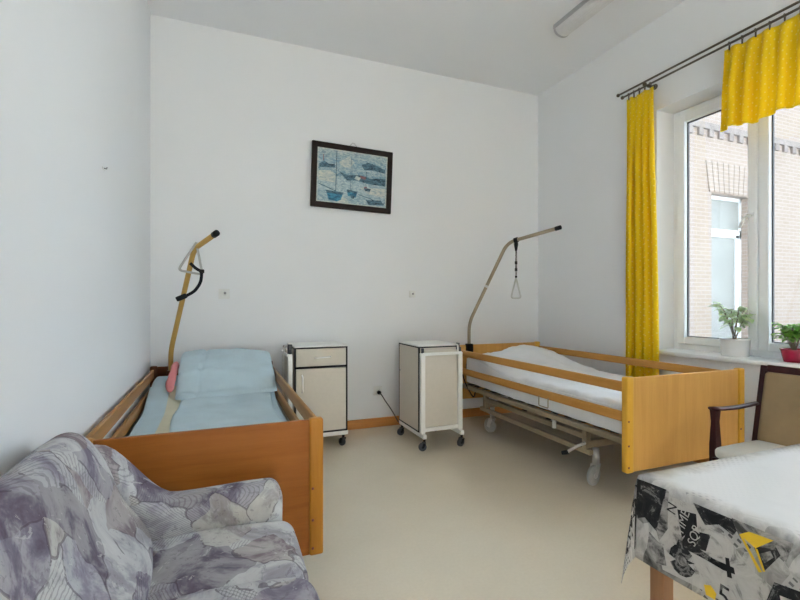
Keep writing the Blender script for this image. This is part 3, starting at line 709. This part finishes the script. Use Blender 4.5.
st_.box(-.128, -.095, 3.604, 3.618, 1.428, 1.456, 'black', .004)
st_.box(-.285, -.21, 3.612, 3.635, 1.232, 1.268, 'black', .008, 3, rot=Matrix.Rotation(R(-24), 3, 'Y'))
st_.build('strap', h1)
h2 = thing('trapeze_handle', 'steel triangle grab handle hanging straight down from the beige lifting pole', 'handle', (2.607, 3.549, 1.81), 0, 'trapeze grab handles')
b = MB(); ang = Matrix.Rotation(R(-30), 3, 'Z')
tri = [V(p) for p in [(0, 0, 1.448), (-.058, 0, 1.255), (.058, 0, 1.255), (0, 0, 1.448)]]; c0 = V((2.607, 3.549, 0))
b.tube([c0 + p for p in fillet(tri, .03)], .0075, 'chrome', 10); b.tube([c0 + V((0, 0, 1.448)), c0 + V((0, 0, 1.47))], .010, 'black', 8); b.build('grip', h2)
b = strap([c0 + V((0, 0, 1.775)), c0 + V((.001, 0, 1.62)), c0 + V((0, 0, 1.475))], .009, 'inkgrey')
for z in (1.575, 1.51): b.box(c0.x - .012, c0.x + .012, c0.y - .006, c0.y + .006, z, z + .03, 'black', .003)
b.build('strap', h2)
b = MB(); b.tube([c0 + V((0, 0, 1.785)), c0 + V((0, 0, 1.76)), c0 + V((0, 0, 1.70))], [.018, .020, .009], 'black', 10)
dr = (V((2.80, 3.216, 1.875)) - V((2.563, 3.625, 1.788))).normalized(); cc = V((2.607, 3.549, 1.804))
q1 = dr.orthogonal().normalized(); q2 = dr.cross(q1)
b.rings([[cc + dr * s_ * .018 + (q1 * cos(2 * pi * k / 16) + q2 * sin(2 * pi * k / 16)) * rr for k in range(16)] for s_, rr in ((-1, .0175), (-1, .024), (1, .024), (1, .0175))], 'black', False, False, closed=True)
b.build('pole_clip', h2)

# ------------------------------------------------------------------ bedside cabinets
CW, CD = .44, .385
def cabinet(label):
    t_ = thing('bedside_cabinet', label, 'cabinet', (0, 0, 0), 0, 'bedside cabinets')
    z0, z1 = .135, .845
    mbx(0, CW, .012, CD, z0, z1, 'cream', .002).build('body', t_, local=True)
    mbx(-.004, CW + .004, -.006, CD + .004, z1, z1 + .012, 'white', .004).build('top_panel', t_, local=True)
    b = MB(); e = .011
    for x in (-.001, CW - e + .001): b.box(x, x + e, -.003, .012, z0, z1, 'black'); b.box(x, x + e, CD - e, CD + .002, z0, z1, 'black')
    for z in (z0 - .001, z1 - e): b.box(0, CW, -.003, .012, z, z + e, 'black'); b.box(0, CW, CD - .008, CD + .002, z, z + e, 'black'); b.box(-.002, .006, 0, CD, z, z + e, 'black'); b.box(CW - .006, CW + .002, 0, CD, z, z + e, 'black')
    b.box(0, CW, -.003, .012, .672, .688, 'black'); b.build('edge_trim', t_, local=True)
    d = mbx(.013, CW - .013, -.005, .011, .692, z1 - .014, 'cream', .003).build('drawer', t_, local=True)
    b = MB(); b.tube(fillet([(.165, -.005, .758), (.175, -.028, .758), (.285, -.028, .764), (.295, -.005, .764)], .012), .006, 'white', 10); b.build('drawer_handle', d, local=True)
    d = mbx(.013, CW - .013, -.005, .011, z0 + .014, .668, 'cream', .003).build('door', t_, local=True)
    b = MB(); b.tube(fillet([(.06, -.005, .62), (.06, -.030, .61), (.06, -.030, .49), (.06, -.005, .48)], .012), .007, 'white', 10); b.build('door_handle', d, local=True)
    MB().cyl((.325 + .08, CD, .60), .008, .006, 'grey', 'y', 12).build('key_lock', t_, local=True)
    # chassis: two rails along x with caster ends, two posts on the table side, cross bars
    b = MB()
    for y in (.018, CD - .018):
        b.box(-.085, CW + .008, y - .016, y + .016, .098, .134, 'white', .004)
        b.box(-.052, -.016, y - .020, y + .020, .134, .795, 'white', .005); b.box(-.044, -.024, y - .010, y + .010, .795, .835, 'greyrub', .002)
    b.box(-.045, -.020, .036, CD - .036, .145, .175, 'white', .004); b.box(CW - .05, CW - .02, .034, CD - .034, .10, .132, 'white', .004)
    b.box(-.062, -.052, .01, CD - .01, .775, .800, 'white', .003)
    b.build('chassis', t_, local=True)
    b = MB(); b.box(-.035, -.016, .040, CD - .040, .18, .815, 'cream', .003); b.build('folded_table_leaf', t_, local=True)
    b = MB(); b.tube(fillet([(-.03, .06, .86), (-.075, .06, .86), (-.078, .06, .80)], .02), .007, 'white', 8); b.box(-.050, -.015, .025, .045, .795, .872, 'greyrub', .003); b.build('leaf_catch', t_, local=True)
    for x, y, sw in ((-.07, .018, .3), (-.07, CD - .018, -.2), (CW - .03, .018, .5), (CW - .03, CD - .018, .15)):
        caster(t_, x, y, .034, swivel=sw, z_top=.10, mat='greyrub', forkm='black')
    return t_
c1 = cabinet('cream bedside cabinet with drawer and door facing the room, beside the cherry bed')
c2 = copy_tree(c1); c2['label'] = 'cream bedside cabinet turned sideways showing its folded table leaf, beside the beech bed'
c1.location = (.573, 3.715, 0)
c2.rotation_euler = (0, 0, R(90)); c2.location = (1.545 + CD, 3.425, 0)

# ------------------------------------------------------------------ sofa
sf = thing('sofa', 'mauve and grey patterned upholstered sofa against the left wall in the foreground', 'sofa', (-.12, 1.0, 0))
b = MB(); vs, fs = gbox(-.44, .205, .19, 1.78, .075, .285, .03, (6, 14, 2)); b.add(vs, fs, 'sofa', True); b.build('base', sf)
for x, y in ((-.40, .28), (.15, .28), (-.40, 1.72), (.15, 1.72)): MB().lathe((x, y, 0), [(.018, .0), (.022, .01), (.026, .078)], 'cherry_dark', 14).build('foot', sf)
def dseat(p):
    top = smooth(.33, .41, p.z); u = (p.x + .30) / .56
    p.z += top * (.022 * (1 - ((u - .5) * 2) ** 2) - .024 * exp(-((p.y - 1.325) / .018) ** 2) - .024 * exp(-((p.y - .70) / .018) ** 2) + nz(p, 5, .008))
    if p.x > .2: p.x += -.016 * exp(-((p.y - 1.325) / .03) ** 2) + .008 * (1 if p.y < 1.325 else 0)
    return p
b = MB(); vs, fs = gbox(-.30, .255, .345, 1.675, .275, .430, (.055, .03, .055), (14, 60, 3), dseat, 4); b.add(vs, fs, 'sofa', True); b.build('seat_cushion', sf)
# backrest: closed (x,z) profile lofted along y
def back_profile(y):
    lob = abs(sin(pi * (y - .345) / .655)) ** .5 if .345 < y < 1.655 else 0
    end = 1 - smooth(1.58, 1.69, y); endn = smooth(.34, .42, y); e = min(end, endn)
    pts = [(-.49, .20), (-.50, .50), (-.492, .70), (-.480, .775), (-.455, .815), (-.42, .832), (-.385, .822), (-.355, .79),
           (-.325, .74), (-.300, .69), (-.285, .645), (-.262, .60), (-.225, .55), (-.195, .50), (-.19, .45), (-.21, .40), (-.24, .33), (-.28, .20)]
    out = []
    for i, (x, z) in enumerate(pts):
        if 6 <= i <= 10: x += .010 * lob; 
        if 11 <= i <= 15: x += .045 * lob - .02
        if 4 <= i <= 8: z += .012 * lob
        if i >= 4 and z > .42:
            z = z - (1 - e) * max(0, z - .47) * .16; x = x - (1 - e) * .055
        out.append((x, z))
    return out
b = MB(); rings = []
N = 60
for k in range(N + 1):
    y = .335 + (1.685 - .335) * k / N
    pr = back_profile(y)
    s_ = 1.0
    if k in (0, N): s_ = .86
    elif k in (1, N - 1): s_ = .96
    cx = sum(p[0] for p in pr) / len(pr); cz = sum(p[1] for p in pr) / len(pr)
    rings.append([V((cx + (px - cx) * s_ + (nz((px, y, pz), 6, .010) if i > 3 else 0), y, cz + (pz - cz) * s_ + (nz((pz, y, px), 5, .006) if i > 3 else 0))) for i, (px, pz) in enumerate(pr)])
b.rings(rings, 'sofa'); o_ = b.build('backrest', sf); md = o_.modifiers.new('s', 'SUBSURF'); md.levels = 1; md.render_levels = 2
# arms: rounded-top roll along x plus a wing sloping up to the back
for y0, y1, sg in ((1.672, 1.845, 1), (.155, .335, -1)):
    b = MB()
    def darm(p):
        top = smooth(.36, .53, p.z)
        wing = smooth(-.14, -.38, p.x)
        p.z += top * (wing * .19 + nz(p, 6, .006)); 
        p.y += -sg * .012 * top * (1 - wing); return p
    vs, fs = gbox(-.485, .222, y0, y1, .10, .545, (.045, .068, .06), (22, 6, 10), darm, 4); b.add(vs, fs, 'sofa', True); b.build('armrest', sf)

# ------------------------------------------------------------------ table and cloth
TX0, TX1, TY0, TY1, TZ = 1.048, 1.95, -.25, .88, .75
tb = thing('dining_table', 'brown wooden table under the patterned tablecloth in the right foreground', 'table', ((TX0 + TX1) / 2, (TY0 + TY1) / 2, 0))
mbx(TX0 + .004, TX1 - .004, TY0 + .004, TY1 - .004, TZ - .028, TZ - .003, 'tablewood', .003).build('tabletop', tb)
b = MB()
for (xa, xb, ya, yb) in ((TX0 + .06, TX1 - .06, TY0 + .04, TY0 + .06), (TX0 + .06, TX1 - .06, TY1 - .07, TY1 - .05), (TX0 + .04, TX0 + .06, TY0 + .06, TY1 - .07), (TX1 - .06, TX1 - .04, TY0 + .06, TY1 - .07)): b.box(xa, xb, ya, yb, TZ - .11, TZ - .028, 'tablewood', .002)
b.build('apron', tb)
for x, y in ((TX0 + .012, TY1 - .055), (TX1 - .055, TY1 - .055), (TX0 + .012, TY0 + .012), (TX1 - .055, TY0 + .012)): mbx(x, x + .04, y, y + .04, 0, TZ - .028, 'tablewood', .004).build('leg', tb)
OV = .215
def clothmap(s, t_, off=0.):
    """s,t_: flat cloth coordinates (x,y before draping) -> 3-D; off = offset along the outward side"""
    x = min(max(s, TX0), TX1); y = min(max(t_, TY0), TY1); ex, ey = s - x, t_ - y
    r = sqrt(ex * ex + ey * ey)
    if r < 1e-6: return V((x, y, TZ + .001 + off))
    dx, dy = ex / r, ey / r
    corner = (2 * abs(dx * dy))
    if abs(ex) > 1e-6: fl = sin((t_) * 17) * .5 + .5
    else: fl = sin(s * 15) * .5 + .5
    h = .003 + r * (.02 + .03 * fl * (1 - corner)) + r * .10 * corner ** 2
    rd = .012
    hh = h + rd * (1 - exp(-r / rd)) * .6
    z = TZ + .001 - sqrt(max(0, r * r - (h * .9) ** 2)) 
    sag = .0
    return V((x + dx * (hh + off), y + dy * (hh + off), z))
b = MB(); xs = []; 
def axis_(a, c):
    fine = [0, .004, .010, .02, .035, .055, .08, .105, .13, .155, .18, .2, OV]
    return [a - q for q in reversed(fine)] + [a + (c - a) * k / 30 for k in range(1, 30)] + [c + q for q in fine]
ax, ay = axis_(TX0, TX1), axis_(TY0, TY1); vs, uv, fs = [], [], []
for y in ay:
    for x in ax: vs.append(clothmap(x, y)); uv.append((x, y))
n = len(ax)
for j in range(len(ay) - 1):
    for i in range(n - 1): fs.append((j * n + i, j * n + i + 1, (j + 1) * n + i + 1, (j + 1) * n + i))
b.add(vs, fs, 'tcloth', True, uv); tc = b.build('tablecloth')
md = tc.modifiers.new('t', 'SOLIDIFY'); md.thickness = .0012; md.offset = 1
tag(tc, 'black and white city print tablecloth with yellow accents draped over the table', 'tablecloth')
# printed motifs on the hanging room side: (y, drop) in metres
def motif(pts, m, off=.0022, target=None):
    bb = bmesh.new(); f_ = bb.faces.new([bb.verts.new((p[0], p[1], 0)) for p in pts]); bmesh.ops.triangulate(bb, faces=[f_])
    for _ in range(2): bmesh.ops.subdivide_edges(bb, edges=bb.edges[:], cuts=1, use_grid_fill=True)
    bmesh.ops.triangulate(bb, faces=bb.faces[:]); bb.verts.index_update()
    target.add([clothmap(TX0 - max(v_.co.y, .001), v_.co.x, off) for v_ in bb.verts], [[v_.index for v_ in f2.verts] for f2 in bb.faces], m); bb.free()
pr = MB()
motif([(.872, .03), (.93, .012), (1.0, .03), (1.04, .10), (1.02, .17), (.95, .20), (.89, .19)], 'ink', .0016, pr)
motif([(.79, .02), (.70, .015), (.60, .10), (.54, .12), (.55, .20), (.72, .20), (.80, .205), (.83, .12), (.80, .06)], 'inkpale', .0016, pr)
motif([(.885, .01), (.80, .008), (.805, .08), (.82, .12), (.855, .10), (.875, .11), (.885, .09)], 'ink', .0020, pr)
motif([(.80, .008), (.792, .01), (.79, .10), (.812, .14), (.82, .12)], 'inkgrey', .0022, pr)
motif([(.73, .012), (.62, .012), (.64, .045), (.67, .035), (.70, .05)], 'ink', .0020, pr)
motif([(.645, .01), (.53, .01), (.54, .05), (.60, .03), (.625, .045)], 'inkgrey', .0021, pr)
motif([(.767, .042), (.721, .034), (.718, .062), (.754, .104)], 'ink', .0023, pr)
motif([(.738, .077), (.687, .066), (.697, .108), (.755, .116)], 'ink', .0024, pr)
motif([(.762, .112), (.730, .106), (.68, .116), (.637, .113), (.634, .126), (.66, .130), (.70, .127), (.767, .126)], 'ink', .0024, pr)
motif([(.655, .10), (.647, .098), (.640, .138), (.650, .14)], 'ink', .0025, pr)
cy, cd = .752, .158; n_ = 13; star = []
for k in range(2 * n_):
    r_ = .036 if k % 2 == 0 else .017; a = pi * k / n_
    star.append((cy + r_ * .9 * cos(a), cd + r_ * sin(a)))
motif(star, 'ink', .0024, pr)
motif([(cy + .012 * cos(a), cd + .012 * sin(a)) for a in [2 * pi * k / 12 for k in range(12)]], 'inkgrey', .0027, pr)
motif([(.84, .13), (.80, .15), (.79, .19), (.815, .2), (.845, .17)], 'inkgrey', .0022, pr)
motif([(.56, .10), (.50, .09), (.46, .2), (.54, .2), (.575, .15)], 'ink', .0022, pr); motif([(.55, .12), (.52, .115), (.515, .15), (.54, .16)], 'inkpale', .0025, pr)
motif([(.598, .05), (.562, .024), (.550, .042), (.578, .088)], 'ink', .0024, pr); motif([(.588, .058), (.568, .042), (.562, .052), (.578, .072)], 'inkgrey', .0027, pr)
motif([(.627, .036), (.608, .022), (.563, .019), (.595, .050)], 'inkyellow', .0028, pr)
motif([(.627, .036), (.621, .036), (.582, .092), (.588, .096)], 'inkyellow', .0029, pr); motif([(.596, .050), (.591, .050), (.576, .088), (.580, .090)], 'inkyellow', .0029, pr)
motif([(.70, .185), (.685, .178), (.672, .19), (.675, .205), (.695, .205)], 'inkyellow', .0028, pr)
def text(body, y, d, size, ang, m, off=.0030, sx=1.):
    cu = bpy.data.curves.new('lettering', 'FONT'); cu.body = body; cu.size = size; cu.resolution_u = 3
    ob = bpy.data.objects.new('lettering', cu); COL.objects.link(ob); bpy.context.view_layer.update()
    me = bpy.data.meshes.new_from_object(ob.evaluated_get(bpy.context.evaluated_depsgraph_get()))
    bpy.data.objects.remove(ob); bpy.data.curves.remove(cu)
    vs_ = []
    for v_ in me.vertices:
        px, py = v_.co.x * sx, v_.co.y; X = px * cos(ang) - py * sin(ang); Y = px * sin(ang) + py * cos(ang)
        vs_.append(clothmap(TX0 - max(.001, d - Y), y - X, off))
    pr.add(vs_, [list(p.vertices) for p in me.polygons], m); bpy.data.meshes.remove(me)
text('5', .674, .209, .070, R(-4), 'ink', sx=.9); text('AV', .644, .207, .040, R(-2), 'ink', sx=1.05)
text('N', .790, .030, .034, R(-100), 'ink'); text('TIMES', .752, .10, .030, R(75), 'inkpale'); text('SQR', .722, .112, .028, R(75), 'inkpale')
pr.build('printed_motifs', tc)

# ------------------------------------------------------------------ armchair
ac = thing('armchair', 'dark mahogany armchair with tan padded back and pale seat beside the table', 'chair', (2.60, 1.30, 0))
AY0, AY1 = 1.02, 1.595
lean = lambda z: 2.705 + max(0, z - .40) * .195
b = MB()
b.box(2.36, 2.74, AY0 + .03, AY0 + .055, .36, .415, 'mahog', .004); b.box(2.36, 2.74, AY1 - .055, AY1 - .03, .36, .415, 'mahog', .004); b.box(2.36, 2.385, AY0 + .055, AY1 - .055, .36, .415, 'mahog', .004); b.box(2.70, 2.725, AY0 + .055, AY1 - .055, .36, .415, 'mahog', .004)
b.build('seat_frame', ac)
def dch(p):
    top = smooth(.43, .475, p.z); p.z += top * .018 * (1 - ((p.y - 1.307) / .26) ** 2) * (1 - ((p.x - 2.53) / .22) ** 2); return p
b = MB(); vs, fs = gbox(2.345, 2.70, AY0 + .045, AY1 - .045, .417, .475, (.03, .03, .022), (10, 14, 2), dch); b.add(vs, fs, 'lightseat', True); b.build('seat', ac)
ROT = Matrix.Rotation(R(11), 3, 'Y'); PV = (2.705, 1.3, .42)
b = MB()
for y in (AY0 + .02, AY1 - .052): b.box(2.692, 2.722, y, y + .032, .42, .875, 'mahog', .005, 3, rot=ROT, piv=PV)
b.box(2.692, 2.722, AY0 + .052, AY1 - .052, .842, .880, 'mahog', .005, 3, rot=ROT, piv=PV); b.box(2.694, 2.720, AY0 + .052, AY1 - .052, .43, .46, 'mahog', .005, 3, rot=ROT, piv=PV)
b.build('back_frame', ac)
def dbk(p):
    q = V(PV); p = ROT @ (p - q) + q; return p
b = MB(); vs, fs = gbox(2.672, 2.728, AY0 + .053, AY1 - .053, .462, .841, (.014, .02, .02), (1, 10, 8), dbk); b.add(vs, fs, 'tan', True); b.build('backrest', ac)
for y in (AY0 + .005, AY1 - .037):
    yc = y + .016
    b = MB(); rings = []
    for k in range(13):
        u = k / 12; x = 2.385 + .36 * u; z = .660 - .008 * sin(pi * u) + .0 * u; w = .026 - .008 * u; hgt = .010
        rings.append([V((x, yc + w * cos(a) * 1.0, z + hgt * sin(a))) for a in [2 * pi * q / 16 for q in range(16)]])
    b.rings(rings, 'mahog'); b.build('armrest', ac)
    b = MB(); rings = []
    for k in range(12):
        z = .0 + .652 * k / 11; w = .014 + .007 * smooth(0, .4, z) - .006 * smooth(.47, .6, z) + .004 * smooth(.6, .65, z)
        rings.append([V((2.405 + sx_ * w * 1.05, yc + sy_ * w * .8, z)) for sx_, sy_ in ((-1, -1), (1, -1), (1, 1), (-1, 1))])
    b.rings(rings, 'mahog', True, False); b.build('leg', ac)
    b = MB(); rings = []
    for k in range(8):
        z = .44 * k / 7; x = 2.80 - .085 * smooth(0, .44, z); w = .013 + .004 * k / 7
        rings.append([V((x + sx_ * w, yc + sy_ * w, z)) for sx_, sy_ in ((-1, -1), (1, -1), (1, 1), (-1, 1))])
    b.rings(rings, 'mahog', True, False); b.build('leg', ac)

# ------------------------------------------------------------------ plants on the sill
def plant(label, x, y, r0, r1, h, potm, leafm, seed, spread, top, nl, size, stems, group='potted plants on the sill'):
    rnd = random.Random(seed); z = WZ0 + .0005
    t_ = thing('potted_plant', label, 'plant', (x, y, z), 0, group)
    b = MB(); b.lathe((x, y, z), [(r0 * .96, 0), (r0, .004), (r1, h * .93), (r1 * 1.05, h * .94), (r1 * 1.05, h), (r1 * .93, h), (r1 * .9, h - .015)], potm, 32, False)
    b.lathe((x, y, z), [(.001, .004), (r0 * .97, .004)], potm, 32, False); b.build('pot', t_)
    MB().lathe((x, y, z), [(r1 * .9, h - .02), (r1 * .9, h - .012), (r1 * .4, h - .006), (.001, h - .004)], 'soil', 24, True).build('soil', t_)
    sb = MB(); lb_ = MB()
    tips = []
    for k in range(stems):
        a = 2 * pi * k / stems + rnd.uniform(-.4, .4); rr = rnd.uniform(.25, 1) * spread; hh = top * rnd.uniform(.55, 1)
        p0 = V((x + rnd.uniform(-.01, .01), y + rnd.uniform(-.01, .01), z + h - .012)); p3 = V((x + rr * cos(a) * .75, y + rr * sin(a), z + h + hh))
        p3.x = min(p3.x, XR + .155)
        pts = [p0, p0.lerp(p3, .35) + V((0, 0, hh * .10)) + V((rnd.uniform(-.01, .01), rnd.uniform(-.015, .015), 0)), p0.lerp(p3, .7) + V((0, 0, hh * .12)), p3]
        sb.tube(fillet(pts, .04, 3), .0028 if k else .004, 'stem', 6); tips += [(pts[2], a), (p3, a)] + [(pts[1].lerp(pts[2], .5), a)]
    for k in range(nl):
        p, a0 = tips[k % len(tips)]; a = a0 + rnd.uniform(-1.6, 1.6); el = rnd.uniform(-.5, .5); s_ = size * rnd.uniform(.7, 1.2)
        d = V((cos(a) * cos(el), sin(a) * cos(el), sin(el))); sd = d.cross(V((0, 0, 1))).normalized(); up = sd.cross(d)
        p = p + V((rnd.uniform(-1, 1), rnd.uniform(-1, 1), rnd.uniform(-.8, .8))) * size * .35
        if (p + d * s_).x > XR + .165: d.x = -abs(d.x)
        vs = []
        prof = [(0, .0, 0), (.25, .36, .03), (.55, .42, .02), (.8, .26, -.05), (1, .0, -.14)]
        for (u, w, c_) in prof:
            for q in (-1, 0, 1): vs.append(p + d * (u * s_) + sd * (q * w * s_ * .8) + up * (c_ * s_ + (.08 * s_ * abs(q) if w else 0)))
        fs = [(i * 3 + j, i * 3 + j + 1, i * 3 + j + 4, i * 3 + j + 3) for i in range(4) for j in range(2)]
        lb_.add(vs, fs, leafm, True)
    sb.build('stems', t_); lb_.build('foliage', t_)
plant('airy pale-leaved plant in a white pot on the window sill', 3.475, 2.135, .083, .090, .128, 'pot_white', 'leaf_pale', 4, .135, .26, 130, .058, 8)
plant('bushy bright green plant in a crimson pot on the window sill', 3.475, 1.775, .052, .068, .085, 'pot_red', 'leaf_green', 9, .125, .18, 190, .050, 12)

# ------------------------------------------------------------------ light
SKY = 7.7
w = bpy.data.worlds.new('sky'); S.world = w; w.use_nodes = True; nt = w.node_tree
bg = nt.nodes['Background']; tcn = nt.nodes.new('ShaderNodeTexCoord'); sp = nt.nodes.new('ShaderNodeSeparateXYZ'); rp = nt.nodes.new('ShaderNodeValToRGB')
# overcast sky that brightens towards the hazy sun side
nrm = nt.nodes.new('ShaderNodeVectorMath'); nrm.operation = 'DOT_PRODUCT'; nrm.inputs[1].default_value = V((.74, -.05, .67)).normalized()
nt.links.new(tcn.outputs['Generated'], nrm.inputs[0]); nt.links.new(nrm.outputs['Value'], rp.inputs[0])
rp.color_ramp.elements[0].position = .50; rp.color_ramp.elements[0].color = (.19, .205, .215, 1)
rp.color_ramp.elements[1].position = .97; rp.color_ramp.elements[1].color = (.74, .89, 1.06, 1)
nt.links.new(rp.outputs[0], bg.inputs['Color']); bg.inputs['Strength'].default_value = SKY
nt.nodes.remove(sp)
sd = bpy.data.lights.new('sun', 'SUN'); sd.energy = 150; sd.angle = R(3); sd.color = (.91, .95, 1.0)
so = bpy.data.objects.new('sun', sd); COL.objects.link(so); so.rotation_euler = V((-.80, -.28, -.38)).to_track_quat('-Z', 'Y').to_euler(); so.location = (6, -6, 9)
for i, (a, c) in enumerate(WINS):              # sampling portals in the three window openings
    ld = bpy.data.lights.new('window_portal', 'AREA'); ld.shape = 'RECTANGLE'; ld.size = c - a; ld.size_y = WZ1 - WZ0; ld.cycles.is_portal = True
    lo = bpy.data.objects.new('window_portal', ld); COL.objects.link(lo); lo.location = (XO + .02, (a + c) / 2, (WZ0 + WZ1) / 2); lo.rotation_euler = V((-1, 0, 0)).to_track_quat('-Z', 'Y').to_euler()

# ------------------------------------------------------------------ camera and colour management
cd_ = bpy.data.cameras.new('camera'); co = bpy.data.objects.new('camera', cd_); COL.objects.link(co)
co.location = (0, 0, 1.21); co.rotation_euler = (R(90), 0, R(-21.9)); cd_.sensor_width = 36; cd_.lens = 452 / 800 * 36; cd_.shift_y = 3 / 800; cd_.clip_start = .02
S.camera = co
S.view_settings.view_transform = 'Standard'; S.view_settings.look = 'None'; S.view_settings.gamma = 1; S.view_settings.use_curve_mapping = False
S.view_settings.exposure = 0.20
S.cycles.use_denoising = True; S.cycles.max_bounces = 12; S.cycles.diffuse_bounces = 8; S.cycles.transparent_max_bounces = 16
